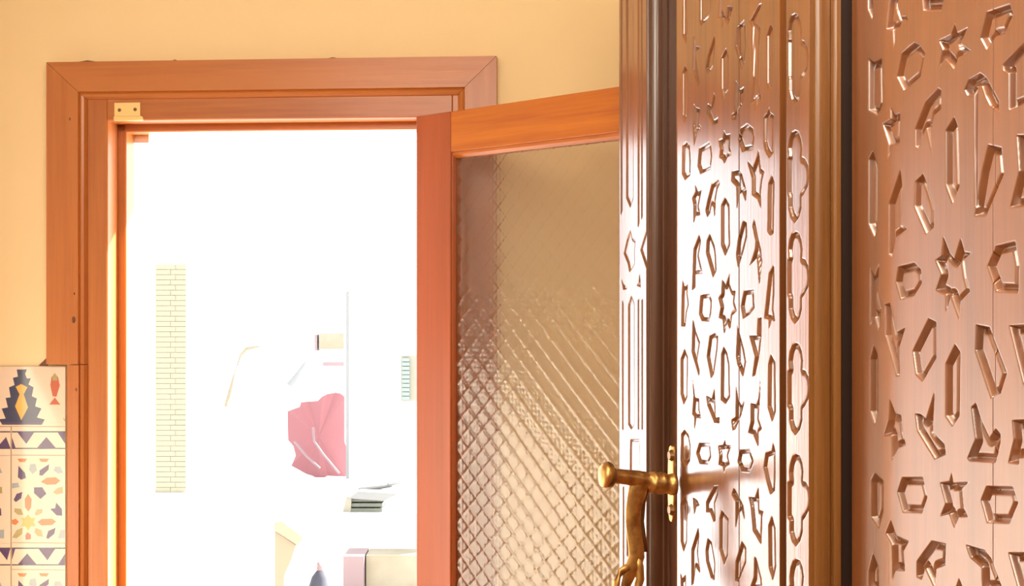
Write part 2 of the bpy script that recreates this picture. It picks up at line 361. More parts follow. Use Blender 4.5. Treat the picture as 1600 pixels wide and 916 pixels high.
r1 = mth('POWER', mth('ABSOLUTE', mth('COSINE', mth('MULTIPLY', d1, math.pi))), 14.0)
r2 = mth('POWER', mth('ABSOLUTE', mth('COSINE', mth('MULTIPLY', d2, math.pi))), 14.0)
fl1 = mth('MULTIPLY', mth('SINE', mth('MULTIPLY', d1, 4*math.pi)), mth('SINE', mth('MULTIPLY', d2, 4*math.pi)))
vo = gN.new('ShaderNodeTexVoronoi'); vo.inputs['Scale'].default_value = 160; gL.new(tc.outputs['Object'], vo.inputs[0])
h_ = mth('ADD', mth('ADD', mth('ADD', r1, r2), mth('MULTIPLY', fl1, .16)), mth('MULTIPLY', vo.outputs[0], .16))
bump(gl, h_, .27, .0018, coat=False)
mesh('glass_pane', BX(((gx_-.004, .015, .80-bd-.004), (LW-gx_+.004, .019, gz_+.004))), gl, leaf)
mesh('glass_pane', BX(((gx_-.004, .015, .26-bd-.004), (LW-gx_+.004, .019, .70+bd+.004))), gl, leaf)
# ------------------------------------------------------------------ the big carved door
def K(crop, pts):
    s, x0, y0 = {'A': (4.58, 1040, 0), 'B': (4.58, 1040, 180), 'C': (4.58, 1040, 360), 'D': (4.58, 1040, 540), 'E': (4.58, 1040, 716),
                 'F': (3.98, 1340, 0), 'G': (3.98, 1340, 230), 'H': (3.98, 1340, 460), 'I': (3.98, 1340, 686), 'S': (2.54, 950, 160), 'R': (2.317, 950, 520)}[crop]
    return [(x/s+x0, y/s+y0) for x, y in pts]
P1 = [K(*q) for q in [
 ('A', [(243,-60),(243,150),(255,185),(300,140),(325,80),(325,-60)]), ('A', [(120,-60),(120,250),(150,320),(155,200),(150,-60)]),
 ('A', [(385,-30),(375,130),(400,130),(405,210),(420,130),(450,180),(480,50),(440,40),(430,120),(400,70),(405,-20)]),
 ('A', [(200,250),(190,500),(235,620),(245,600),(225,480),(215,370),(260,340),(215,330),(210,260)]),
 ('A', [(350,240),(300,400),(285,490),(305,540),(340,480),(355,330)]), ('A', [(430,340),(395,410),(395,640),(410,715),(450,650),(450,400)]),
 ('A', [(560,140),(510,190),(497,330),(545,500),(565,450),(575,330),(572,200)]),
 ('A', [(665,30),(600,150),(615,190),(620,550),(600,760),(640,720),(650,820),(665,700),(690,730),(665,600),(668,350),(680,200),(645,160),(690,20)]),
 ('A', [(750,165),(722,250),(722,600),(742,645),(765,620),(770,300),(768,210)]), ('A', [(135,465),(118,520),(118,830),(135,880),(155,820),(155,500)]),
 ('A', [(345,660),(325,760),(300,740),(295,810),(340,900),(375,880),(375,840),(345,860),(318,790),(340,770),(355,700)]),
 ('A', [(500,570),(490,800),(470,820),(475,860),(500,860),(520,800),(550,740),(560,620),(530,640)]),
 ('A', [(200,740),(195,900),(205,1040),(225,940),(255,915),(235,890),(245,780),(215,770)]),
 ('B', [(145,190),(120,215),(118,420),(140,465),(175,430),(178,330),(172,215)]), ('B', [(310,190),(240,235),(230,360),(250,420),(320,385),(332,290),(325,220)]),
 ('B', [(418,110),(430,140),(462,135),(458,225),(472,280),(440,300),(422,345),(410,315),(385,300),(392,240),(378,180),(408,165)]),
 ('B', [(580,60),(535,90),(520,170),(550,260),(620,245),(635,160),(625,95)]), ('B', [(700,10),(700,190),(712,250),(742,305),(770,270),(772,0),(745,-20),(740,-60),(725,-20)]),
 ('B', [(210,490),(215,540),(190,590),(200,640),(200,780),(215,720),(248,715),(235,650),(245,600),(258,530),(230,545)]),
 ('B', [(375,455),(330,490),(300,610),(285,680),(300,730),(318,700),(330,640),(345,660),(352,740),(358,600),(370,530),(388,490)]),
 ('B', [(425,585),(398,640),(398,930),(428,1009),(460,930),(455,640)]),
 ('B', [(520,390),(475,400),(470,470),(508,510),(510,690),(524,570),(550,550),(575,620),(578,540),(545,420)]),
 ('B', [(570,260),(600,380),(620,450),(620,570),(660,600),(685,670),(680,560),(690,470),(705,400),(680,380),(665,240),(655,290),(625,375),(590,330)]),
 ('B', [(762,425),(735,490),(730,830),(750,860),(772,850),(778,480)]), ('B', [(555,750),(520,880),(505,1000),(520,1095),(560,960),(582,870),(580,770)]),
 ('B', [(635,740),(622,790),(645,900),(640,960),(600,1080),(655,1020),(672,1220),(690,1050),(682,960),(662,880)]),
 ('C', [(240,25),(200,130),(190,430),(212,410),(212,315),(265,310),(235,180),(252,80)]), ('C', [(315,20),(295,70),(290,160),(340,340),(362,290),(360,190),(350,110)]),
 ('C', [(122,350),(115,480),(112,690),(140,690),(150,590),(165,530),(155,450),(158,380),(135,400)]), ('C', [(250,460),(240,600),(260,650),(310,655),(325,590),(330,500),(310,450)]),
 ('C', [(460,300),(455,380),(475,430),(500,430),(490,510),(510,580),(475,610),(462,710),(440,660),(420,745),(410,640),(380,625),(395,550),(378,480),(400,450),(405,350),(430,390)]),
 ('C', [(560,430),(540,540),(555,635),(600,605),(635,560),(628,420)]), ('C', [(775,240),(740,300),(720,500),(705,630),(740,640),(740,710),(760,640),(785,655),(770,560),(778,440)]),
 ('C', [(195,625),(187,870),(240,1050),(242,1000),(225,930),(245,800),(215,720)]), ('C', [(350,730),(315,750),(295,900),(325,1060),(345,1030),(370,850),(375,760)]),
 ('D', [(415,5),(398,60),(395,390),(430,420),(460,370),(455,130),(440,50)]), ('C', [(515,670),(505,900),(515,960),(555,1050),(575,940),(560,850),(530,740)]),
 ('C', [(600,750),(640,900),(620,1050),(640,1040),(670,900),(685,760),(685,620),(660,625),(655,750)]),
 ('D', [(135,20),(108,90),(108,350),(130,425),(155,370),(158,80)]), ('D', [(752,60),(735,130),(732,440),(765,550),(788,470),(785,120)]),
 ('D', [(190,200),(200,360),(190,490),(205,510),(205,620),(220,520),(255,525),(240,450),(240,380),(210,370)]),
 ('D', [(350,300),(330,380),(290,355),(300,430),(350,555),(385,560),(385,510),(358,515),(354,400)]),
 ('D', [(505,280),(500,510),(470,530),(480,610),(500,600),(540,500),(570,380),(545,430),(520,390)]),
 ('D', [(685,200),(665,380),(650,420),(610,410),(610,540),(590,625),(630,640),(665,730),(665,620),(690,600),(665,520),(670,440)]),
 ('D', [(135,600),(110,630),(110,820),(140,870),(172,830),(178,720),(165,640)]), ('D', [(240,695),(218,770),(245,850),(300,855),(325,800),(315,695)]),
 ('D', [(425,670),(430,710),(470,715),(445,790),(460,855),(430,870),(418,910),(410,870),(378,855),(385,790),(375,715),(412,710)]),
 ('D', [(530,745),(515,830),(545,905),(600,910),(630,830),(600,740)]), ('D', [(770,690),(760,750),(715,765),(700,870),(725,980),(750,1070),(780,1040),(785,900),(785,760)]),
 ('E', [(135,270),(108,330),(108,600),(130,675),(152,600),(155,320)]), ('E', [(345,200),(290,310),(290,390),(320,390),(345,460),(358,450),(352,330),(375,260),(375,195)]),
 ('E', [(195,280),(205,410),(220,350),(245,340),(225,300)]), ('E', [(485,210),(470,260),(500,310),(500,520),(520,400),(545,370),(570,460),(555,340),(520,270),(500,230)]),
 ('E', [(595,275),(610,350),(625,520),(685,620),(690,420),(700,380),(670,370),(665,200),(640,280)]), ('E', [(400,370),(385,430),(385,650),(420,770),(445,700),(450,430)]),
 ('E', [(760,410),(735,480),(738,780),(768,880),(790,780),(785,500)]), ('E', [(235,490),(185,650),(185,916),(200,900),(215,780),(250,830),(230,680),(240,560)]),
 ('E', [(300,570),(285,660),(290,740),(325,860),(350,880),(355,750),(330,600)]), ('E', [(545,590),(500,740),(495,880),(520,890),(575,750),(575,640)]),
 ('E', [(635,700),(630,850),(600,940),(690,940),(685,860),(650,720)]), ('E', [(105,810),(110,960),(145,960),(145,830),(120,860)])]]
P2 = [K(*q) for q in [
 ('F', [(60,-30),(60,60),(90,130),(100,60),(90,-30)]), ('F', [(195,-30),(175,185),(215,190),(225,350),(238,180),(262,175),(280,125),(318,135),(300,100),(270,100),(250,40),(250,-30)]),
 ('F', [(395,-30),(405,70),(520,70),(540,-30)]), ('F', [(605,140),(620,200),(690,165),(640,270),(710,320),(625,360),(600,440),(570,400),(540,370),(500,430),(525,310),(500,250),(580,210)]),
 ('F', [(350,260),(270,330),(240,480),(285,570),(390,480),(420,330),(385,280)]), ('F', [(65,360),(65,690),(125,720),(155,650),(150,360),(100,385)]),
 ('F', [(800,70),(760,240),(800,315),(860,230),(910,220),(970,90),(945,20)]), ('F', [(1035,260),(900,400),(900,440),(935,460),(935,690),(1035,650),(1160,650),(1160,180)]),
 ('F', [(760,450),(690,490),(660,560),(680,600),(720,600),(738,540),(770,540),(790,600),(820,660),(880,700),(880,630),(800,480)]),
 ('F', [(200,650),(200,740),(150,770),(190,900),(185,1010),(215,900),(260,900),(265,700),(230,710)]),
 ('F', [(500,545),(420,630),(355,800),(355,916),(375,930),(425,800),(465,990),(455,850),(475,720),(520,680),(520,560)]),
 ('F', [(600,720),(545,810),(545,1150),(590,1275),(635,1160),(625,790)]), ('G', [(95,20),(65,70),(65,480),(105,570),(125,470),(125,120)]),
 ('G', [(265,130),(190,350),(190,670),(212,695),(240,560),(310,510),(275,480),(278,250)]), ('G', [(405,160),(355,210),(350,370),(425,545),(475,500),(478,370),(430,220)]),
 ('G', [(810,-20),(770,150),(725,430),(800,430),(910,170),(895,0)]), ('G', [(985,-80),(1000,150),(945,380),(1035,370),(1120,370),(1120,-80)]),
 ('G', [(530,545),(520,670),(480,700),(518,790),(485,890),(545,920),(548,1040),(580,930),(632,1080),(640,960),(700,900),(675,800),(662,700),(710,655),(665,650),(640,560),(600,690),(575,660)]),
 ('G', [(250,740),(235,840),(265,950),(350,930),(400,850),(395,760),(350,715)]), ('G', [(860,610),(805,740),(860,900),(1000,910),(1005,730),(980,580)]),
 ('G', [(75,745),(75,1120),(105,1060),(130,1150),(150,1000),(120,880),(135,720),(105,800)]), ('H', [(440,145),(340,350),(360,500),(405,545),(490,400),(490,170)]),
 ('H', [(605,305),(545,430),(545,760),(590,825),(635,760),(640,360)]), ('H', [(100,310),(75,400),(75,730),(105,820),(125,740),(125,380)]),
 ('H', [(735,185),(730,350),(830,650),(890,620),(930,490),(820,200)]), ('H', [(165,60),(170,260),(240,510),(262,510),(258,330),(300,200),(240,235),(200,50)]),
 ('H', [(940,190),(1030,560),(1130,560),(1130,180)]), ('H', [(195,640),(190,780),(160,880),(205,880),(212,1040),(250,960),(300,940),(280,850),(270,750),(235,740)]),
 ('H', [(480,590),(425,770),(385,740),(355,740),(370,850),(430,950),(480,1030),(550,1000),(540,930),(490,880),(468,850)]),
 ('H', [(735,670),(705,700),(730,900),(680,1020),(700,1040),(860,1050),(890,920),(890,870),(860,830),(820,890),(770,780)]),
 ('H', [(960,780),(970,900),(935,1050),(1005,1060),(1005,1020),(1130,1020),(1130,770)]), ('I', [(105,210),(80,260),(80,490),(130,560),(160,450),(160,260)]),
 ('I', [(275,235),(245,330),(280,460),(400,465),(435,365),(405,235)]),
 ('I', [(585,200),(595,270),(700,265),(650,310),(660,430),(690,490),(630,490),(602,560),(570,470),(510,485),(545,400),(510,270),(570,260)]),
 ('I', [(800,290),(765,380),(805,525),(945,530),(1000,400),(965,295)]), ('I', [(205,500),(170,590),(210,660),(215,890),(235,820),(295,825),(285,700),(320,635),(240,600)]),
 ('I', [(460,630),(365,760),(365,860),(400,880),(420,810),(480,940),(490,810),(545,790),(550,650)]), ('I', [(670,655),(700,740),(770,800),(775,940),(905,940),(830,740),(790,690)]),
 ('I', [(935,705),(1000,940),(1130,940),(1130,705)]), ('I', [(95,710),(65,820),(65,940),(130,940),(130,800)]), ('I', [(630,860),(605,940),(660,940)])]]
qf = [(0,-72),(6,-69),(10,-58),(12,-44),(11,-30),(16,-28),(21,-18),(23,0),(21,16),(15,28),(11,33),(11,50),(7,65),(0,74)]
qf = qf + [(-x*.95, y) for x, y in qf[::-1][1:-1]]
QF = [[(1242.5+x*.97+(i-2)*.6, yc+y) for x, y in qf] for i, yc in enumerate((92, 275, 433, 607, 781, 945))]
QF = [[(max(x, 1230.2), y) for x, y in q] for q in QF]
AS = [K(*q) for q in [
 ('S', [(72,-420),(72,380),(88,418),(100,380),(100,-420)]), ('S', [(88,505),(95,540),(108,550),(104,600),(106,640),(85,675),(78,640),(62,600),(75,540)]),
 ('S', [(92,765),(80,800),(80,1280),(92,1300),(104,1280),(104,800)]), ('S', [(50,690),(60,745),(76,740),(60,720)]), ('S', [(125,670),(130,735),(112,728),(122,712)]),
 ('S', [(152,505),(128,585),(152,660),(165,660),(165,505)]), ('S', [(50,-420),(50,450),(57,430),(57,-420)]), ('S', [(118,-420),(118,500),(124,480),(124,-420)]), ('S', [(132,-420),(132,470),(137,450),(137,-420)]),
 ('S', [(56,780),(56,1300),(61,1300),(61,800)]), ('S', [(118,780),(118,1300),(123,1300),(123,780)]), ('S', [(133,780),(133,1300),(138,1300),(138,780)])]]
AS += [[(984.5, 686), (984, 740), (1000, 740), (999, 686)], [(979, 815), (979, 870), (981.5, 870), (981.5, 815)], [(973, 760), (973, 916), (975, 916), (975, 760)]]

def relief(name, M_, c, px0, px1, py0, py1, polys, dx, dz, prof, m, parent, th=.012):
    """a board whose carved surface is real relief: depth from the distance to each traced outline"""
    x0, x1 = P(M_, px0, 490, c).x, P(M_, px1, 490, c).x
    zs = [P(M_, px, py, c).z for px in (px0, px1) for py in (py0, py1)]; z0, z1 = min(zs), max(zs)
    nx, nz = max(2, int((x1-x0)/dx)), int((z1-z0)/dz)
    xs, zz = np.linspace(x0, x1, nx), np.linspace(z0, z1, nz)
    D = np.zeros((nz, nx)); w1, dm, w2, df = prof
    for poly in polys:
        q = np.array([[p.x, p.z] for p in (P(M_, a_, b_, c) for a_, b_ in poly)])
        i0, i1 = np.searchsorted(xs, q[:, 0].min()), np.searchsorted(xs, q[:, 0].max())
        k0, k1 = np.searchsorted(zz, q[:, 1].min()), np.searchsorted(zz, q[:, 1].max())
        if i1 <= i0 or k1 <= k0: continue
        gx2, gz2 = np.meshgrid(xs[i0:i1], zz[k0:k1]); dist = np.full(gx2.shape, 1e9); ins = np.zeros(gx2.shape, bool)
        for i in range(len(q)):
            a_, b_ = q[i], q[(i+1) % len(q)]; ab = b_-a_; l2 = max(ab @ ab, 1e-12)
            t = np.clip(((gx2-a_[0])*ab[0]+(gz2-a_[1])*ab[1])/l2, 0, 1)
            dist = np.minimum(dist, np.hypot(gx2-a_[0]-t*ab[0], gz2-a_[1]-t*ab[1]))
            if a_[1] != b_[1]:
                cnd = ((a_[1] > gz2) != (b_[1] > gz2)) & (gx2 < (b_[0]-a_[0])*(gz2-a_[1])/(b_[1]-a_[1])+a_[0]); ins ^= cnd
        s1 = np.clip(dist/w1, 0, 1); s1 = s1*s1*(3-2*s1)
        s2 = np.clip((dist-w1)/(w2-w1), 0, 1); s2 = s2*s2*(3-2*s2)
        dep = np.where(ins, np.where(dist < w1, dm*s1, dm+(df-dm)*s2), 0)
        D[k0:k1, i0:i1] = np.maximum(D[k0:k1, i0:i1], dep)
    xs2 = np.concatenate(([xs[0]], xs, [xs[-1]])); zz2 = np.concatenate(([zz[0]], zz, [zz[-1]]))
    Y = np.full((nz+2, nx+2), c+th); Y[1:-1, 1:-1] = c+D
    XX, ZZ = np.meshgrid(xs2, zz2); co = np.stack([XX, Y, ZZ], -1).reshape(-1, 3)
    W = nx+2; i, k = np.meshgrid(np.arange(W-1), np.arange(nz+1)); b0 = (k*W+i).ravel()
    quads = np.stack([b0, b0+1, b0+W+1, b0+W], -1)
    me = bpy.data.meshes.new(name); nf = len(quads)
    me.vertices.add(len(co)); me.vertices.foreach_set('co', co.ravel().astype(np.float32))
    me.loops.add(nf*4); me.loops.foreach_set('vertex_index', quads.ravel().astype(np.int32))
    me.polygons.add(nf); me.polygons.foreach_set('loop_start', np.arange(nf, dtype=np.int32)*4)
    me.polygons.foreach_set('loop_total', np.full(nf, 4, dtype=np.int32))
    sm = np.ones((nz+1, nx+1), bool); sm[0] = sm[-1] = False; sm[:, 0] = sm[:, -1] = False
    me.polygons.foreach_set('use_smooth', sm.ravel()); me.update(calc_edges=True); me.validate()
    return link(name, me, m, parent)
cd = thing('carved_door', 'dark varnished wooden door with carved star and hexagon panels, on the right', 'door', FD)
oA, oP2 = 0, .055
PA = (.0034, .0062, .0080, .0020)
relief('stile', FD, oA, 967.5, 1010, -60, 960, AS, .0017, .0013, (.0025, .004, .006, .002), M['carved'], cd)
relief('panel_board', FD, 0, 1058, 1154.6, -40, 950, P1, .0016, .00105, PA, M['carved'], cd)
relief('panel_board', FD, 0, 1155.2, 1218.5, -40, 950, P1, .0016, .00105, PA, M['carved'], cd)
relief('quatrefoil_strip', FD, 0, 1228.5, 1264, -40, 950, QF, .0012, .00105, (.004, .006, .010, .0022), M['carved'], cd)
P2.append([(1521.5, 135), (1521.5, 230), (1523, 325), (1527.5, 325), (1528, 135)])
P2.append([(1525.2, -60), (1525.2, 135), (1526.4, 135), (1526.4, -60)])
PB = (.0045, .0098, .0115, .0032)
relief('panel_board', FD, oP2, 1331, 1551.5, -80, 1000, P2, .0010, .0010, PB, M['carved_bright'], cd)
relief('panel_board', FD, oP2, 1552.2, 1800, -80, 1000, P2, .0010, .0010, PB, M['carved_bright'], cd)
z_lo, z_hi = .03, 2.42
def ux(px, c): return P(FD, px, 490, c).x
def zr(px, c, y): return P(FD, px, y, c).z
# plain wood above and below each carved field and the mouldings, running the full height of the door
def run(name, pts, m, zlo=z_lo, zhi=z_hi): return mesh(name, prism(bmesh.new(), [Vector((x, y, zlo)) for x, y in pts], (0, 0, zhi-zlo)), m, cd, smooth=False, bevel=0)
def fill(name, pa, pb, c, y0, y1):
    zs = [zr(p, c, y) for p in (pa, pb) for y in (y0, y1)]; xa, xb = ux(pa, c), ux(pb, c)
    run(name, [(xa, c), (xb, c), (xb, c+.03), (xa, c+.03)], M['carved'], z_lo, min(zs)-.0005); run(name, [(xa, c), (xb, c), (xb, c+.03), (xa, c+.03)], M['carved'], max(zs)+.0005, z_hi)
fill('stile', 967.5, 1010, oA, -60, 960); fill('panel_board', 1058, 1218.5, 0, -40, 950); fill('quatrefoil_strip', 1228.5, 1264, 0, -40, 950); fill('panel_board', 1331, 1800, oP2, -80, 1000)
# core of the door behind the carved boards
xA0, xA1 = ux(967.5, oA), ux(1010, oA); xB1 = ux(1058, 0); xq0, xq1 = ux(1228.5, 0), ux(1264, 0); xp0, xp1 = ux(1331, oP2), ux(1800, oP2)
run('stile', [(xA0, oA+.012), (xA1-.002, oA+.012), (xA1-.002, .03), (xA0, .03)], M['mould'])
def rounded(x0, y0, x1, y1, n=8):                   # convex quarter-round from (x0,y0) to (x1,y1)
    return [(x0+(x1-x0)*math.sin(t), y0+(y1-y0)*(1-math.cos(t))) for t in [k*math.pi/2/n for k in range(n+1)]]
xr_ = ux(1036, -.008)
prof1 = [(xA1, .001), (xA1+.002, .004)] + rounded(xA1+.003, .004, xA1+.016, .026) + [(xA1+.018, .028), (xA1+.018, .034), (xA1+.024, .036)]
o = run('moulding', prof1+[(xA1+.024, .05), (xA1, .05)], M['mould'])
xg = xA1+.024
run('groove', [(xg, .037), (xB1+.002, .037), (xB1+.002, .05), (xg, .05)], M['mould'])
run('bead', [(xB1-.012, .037), (xB1-.012, .006), (xB1-.009, .002), (xB1-.004, .0), (xB1-.001, .003), (xB1-.001, .037)], M['gold'])
run('groove', [(ux(1218.5, 0), .010), (xq0, .010), (xq0, .03), (ux(1218.5, 0), .03)], M['gap'])
run('panel_core', [(xB1+.001, .0125), (ux(1218.5, 0)-.001, .0125), (ux(1218.5, 0)-.001, .03), (xB1+.001, .03)], M['mould'])
run('panel_core', [(xq0+.001, .0125), (xq1-.001, .0125), (xq1-.001, .09), (xq0+.001, .09)], M['mould'])
p3 = [(xq1, .001), (xq1+.001, .005)] + rounded(xq1+.001, .006, xq1+.010, .026, 8) + [(xq1+.007, .030)] + rounded(xq1+.007, .032, xq1+.012, .042, 5) + [(xq1+.006, .044), (xq1+.006, .09), (xq1, .09)]
run('moulding', p3, M['gold'])
run('groove', [(xq1+.0062, .0445), (xq1+.008, .0445), (xq1+.008, .088), (xp0, .088), (xp0, .093), (xq1+.0062, .093)], M['gap'])
run('panel_core', [(xp0, .0725), (xp1, .0725), (xp1, .09), (xp0, .09)], M['mould'])
run('stile', [(xp1+.001, 0.0), (xp1+.12, 0.0), (xp1+.12, .09), (xp1+.001, .09)], M['carved'])
# brass handle
hd = mesh('door_handle', bmesh.new(), M['brass'], cd)
def esc():
    bm = bmesh.new(); c = -.014; ctr = P(FD, 1047.5, 756, c); hw = (ux(1052, c)-ux(1043, c))/2; zh = ctr.z-P(FD, 1047.5, 816, c).z
    pts = []
    for k in range(28):
        t = 2*math.pi*k/28; cx_, cz_ = math.cos(t), math.sin(t)
        pts.append(Vector((ctr.x+hw*math.copysign(abs(cx_)**.7, cx_), c, ctr.z+zh*math.copysign(abs(cz_)**.8, cz_))))
    return prism(bm, pts, (0, .006, 0)), ctr
bm, ctr = esc()
bpy.data.objects.remove(hd)
hd = mesh('door_handle', bm, M['brass'], cd, bevel=.0015)
tag(hd, 'aged brass door handle with hanging curled lever')
for py in (712, 797):
    p = P(FD, 1047.5, py, -.016); bm = bmesh.new()
    bmesh.ops.create_cone(bm, cap_ends=True, segments=16, radius1=.011, radius2=.007, depth=.006, matrix=Matrix.Translation(p) @ Matrix.Rotation(math.pi/2, 4, 'X'))
    mesh('screw', bm, M['screw'], hd)
wl2 = FD.inverted()
def dl(px, py, Y): return wl2 @ at(px, py, Y)
s0, s1 = P(FD, 1066, 757, .0), None
base = P(FD, 1050, 756, -.014); Yb = (FD @ base).y
def sp_pt(px, py, f): return dl(px, py, Yb-f*.05)
pr_sp = [(1056, 757, .0, 17), (1049, 757, .02, 17.5), (1046, 756.5, .03, 16), (1040, 756, .05, 15), (1037, 756, .08, 17), (1031, 755, .1, 17.5), (1027, 755, .15, 15.5), (1021, 754, .2, 17), (1016, 754, .25, 16.5), (1014, 753, .27, 13), (1004, 750, .4, 13.5), (994, 748, .5, 13), (980, 746, .7, 12), (962, 744, .85, 11.5), (956, 743, .9, 13), (953, 743, .92, 18), (946, 742.5, .97, 20), (942, 742, 1.0, 19), (939, 742, 1.02, 14)]
mesh('spindle', tube(bmesh.new(), [sp_pt(x, y, f) for x, y, f, r in pr_sp], [r/FPX*(Yb-f*.05) for x, y, f, r in pr_sp], 22), M['brass'], hd, smooth=True)
ringp = [sp_pt(949+2.2*k, 742.6, .96-.03*k) for k in range(2)]
mesh('end_ring', tube(bmesh.new(), ringp, [21/FPX*(Yb-.05)]*2, 26), M['screw'], hd, smooth=False, bevel=.0008)
lv = [(1003, 740, 14), (999, 757, 16), (994, 775, 14), (990, 795, 12.5), (989, 815, 12), (991, 835, 12), (994, 855, 12.5), (995, 870, 13), (989, 888, 13), (983, 900, 10), (978, 915, 8), (975, 935, 7)]
mesh('lever', tube(bmesh.new(), [sp_pt(x, y, .55) for x, y, r in lv], [r/FPX*Yb for x, y, r in lv], 16, flat=.4, flatdir=Vector((1, 0, 0))), M['brass'], hd, smooth=True)
lv = [(994, 868, 7), (999, 885, 7), (1000, 905, 7), (994, 925, 7), (986, 935, 6)]
mesh('curl', tube(bmesh.new(), [sp_pt(x, y, .5) for x, y, r in lv], [r/FPX*Yb for x, y, r in lv], 12), M['brass'], hd, smooth=True)
lv = [(982, 886, 6), (971, 893, 6), (963, 908, 6), (962, 925, 6), (968, 940, 5)]
mesh('curl', tube(bmesh.new(), [sp_pt(x, y, .6) for x, y, r in lv], [r/FPX*Yb for x, y, r in lv], 12), M['brass'], hd, smooth=True)
lv = [(1010, 762, 5), (1004, 785, 5), (1002, 815, 4.5), (1005, 840, 4.5), (1009, 862, 4)]
mesh('back_arm', tube(bmesh.new(), [sp_pt(x, y, .25) for x, y, r in lv], [r/FPX*Yb for x, y, r in lv], 10), M['screw'], hd, smooth=True)
# ------------------------------------------------------------------ outside: sun-bleached terrace
M['o_white'] = plaster('sunlit_white_render', (.84, .84, .84), (.78, .79, .80), sc_=2)
M['o_cream'] = mat('cream_brick', (.185, .175, .126), .8); M['o_mortar'] = mat('cream_mortar', (.19, .165, .125), .9); M['o_red'] = mat('faded_red_sheet', (.165, .054, .061), .7)
M['o_pink'] = mat('pale_pink_block', (.155, .107, .113), .8); M['o_grey'] = mat('grey_metal', (.13, .135, .14), .5); M['o_green'] = mat('grey_green_crate', (.065, .075, .062), .6)
M['o_wood'] = mat('pale_timber', (.168, .126, .085), .7); M['o_navy'] = mat('blue_grey_cloth', (.03, .032, .048), .9); M['o_teal'] = mat('pale_teal_shutter', (.13, .175, .16), .6); M['o_tan'] = mat('pale_tan_paint', (.16, .15, .12), .6)
M['o_sand'] = plaster('pale_sand_render', (.175, .150, .108), (.20, .18, .14))
struct(mesh('terrace_floor', BX(((-14, 3.62, -.15), (14, 40, -.02))), M['o_white'], M=FX))
def out(name, label, cat, parts, group=None):
    ps = parts[0][1][0]; o = thing(name, label, cat, FX, (ps[0], ps[1], 0), group)
    return o
struct(mesh('trim_eave', BX(((LX-.3, th+.001, 2.33), (RX+.3, th+.60, 2.45))), M['o_white'], M=FW))
# white building on the right with a shuttered window
b_ = thing('building', 'overexposed white building wall filling the right of the doorway view', 'building', FX, tuple(at(545, 490, 9))[:2]+(0,))
a = at(541, 330, 9); c2 = at(760, 330, 9)
mesh('wall', BX(((a.x+.02, 9, -.02), (c2.x, 9.3, a.z))), M['o_white'], b_)
mesh('corner_strip', BX(((a.x, 8.985, at(0, 762, 9).z), (a.x+.02, 9.1, at(0, 455, 9).z))), M['o_grey'], b_)
a, c2 = at(627, 627, 8.96), at(662, 556, 8.96)
win = mesh('window', BX(((a.x, 8.95, a.z), (c2.x, 8.999, c2.z))), M['o_tan'], b_); xm = at(640, 0, 8.94).x
for i in range(10):
    z0 = a.z+.01+(c2.z-a.z-.02)*i/10; mesh('shutter_slat', BX(((a.x+.008, 8.93, z0), (xm, 8.949, z0+.024))), M['o_teal'], win)
# brick pillar
pil = thing('brick_pillar', 'pale cream brick pillar seen through the left of the doorway', 'pillar', FX, tuple(at(267, 770, 7))[:2]+(0,))
zt_, zb_ = at(0, 413, 7).z, at(0, 770, 7).z; n_ = 44; hh = (zt_-zb_)/n_; xa, xb = at(242, 0, 7).x, at(291, 0, 7).x; bme = None
mesh('plinth', BX(((xa-.02, 6.98, -.02), (xb+.02, 7.2, zb_))), M['o_white'], pil)
mesh('mortar', BX(((xa+.004, 7.005, zb_), (xb-.004, 7.17, zt_))), M['o_mortar'], pil)
for i in range(n_):
    half = (i % 2)*.045; cuts = [xa, xa+.085+half*.6, xb]
    for j in range(2):
        mesh('brick', BX(((cuts[j]+.001, 7.0+random.uniform(0, .002), zb_+i*hh+.001), (cuts[j+1]-.001, 7.18, zb_+(i+1)*hh-.0015))), M['o_cream'], pil)
# red sheet with a crumpled top
rs = thing('red_sheet', 'faded red crumpled sheet leaning beside the white building corner', 'sheet', FX, tuple(at(500, 745, 9.6))[:2]+(at(0, 745, 9.6).z,))
prof = [(449, 643), (457, 640), (468, 636), (470, 629), (481, 628), (496, 627), (503, 620), (511, 616), (523, 614), (532, 615), (538, 620), (538, 690), (546, 712), (548, 738), (540, 745), (512, 744), (500, 748), (478, 741), (455, 728), (462, 712), (458, 697), (450, 688)]
bm = bmesh.new(); front = [at(x, y, 9.6+.015*math.sin(x*.16)+.012*math.sin(y*.11)) for x, y in prof]
ctr_ = bm.verts.new(at(498, 682, 9.575)); ring = [bm.verts.new(p) for p in front]; back = [bm.verts.new(p+Vector((0, .05, 0))) for p in front]; n__ = len(ring)
for i in range(n__):
    bm.faces.new((ctr_, ring[i], ring[(i+1) % n__])); bm.faces.new((ring[i], back[i], back[(i+1) % n__], ring[(i+1) % n__]))
bm.faces.new(back[::-1]); mesh('sheet', bm, M['o_red'], rs)
for seg in ([(489, 668), (491, 690), (505, 710), (530, 740)], [(460, 690), (478, 712), (500, 732)]):
    mesh('cord', tube(bmesh.new(), [at(x, y, 9.45) for x, y in seg], [.009]*len(seg), 6), M['o_pink'], rs)
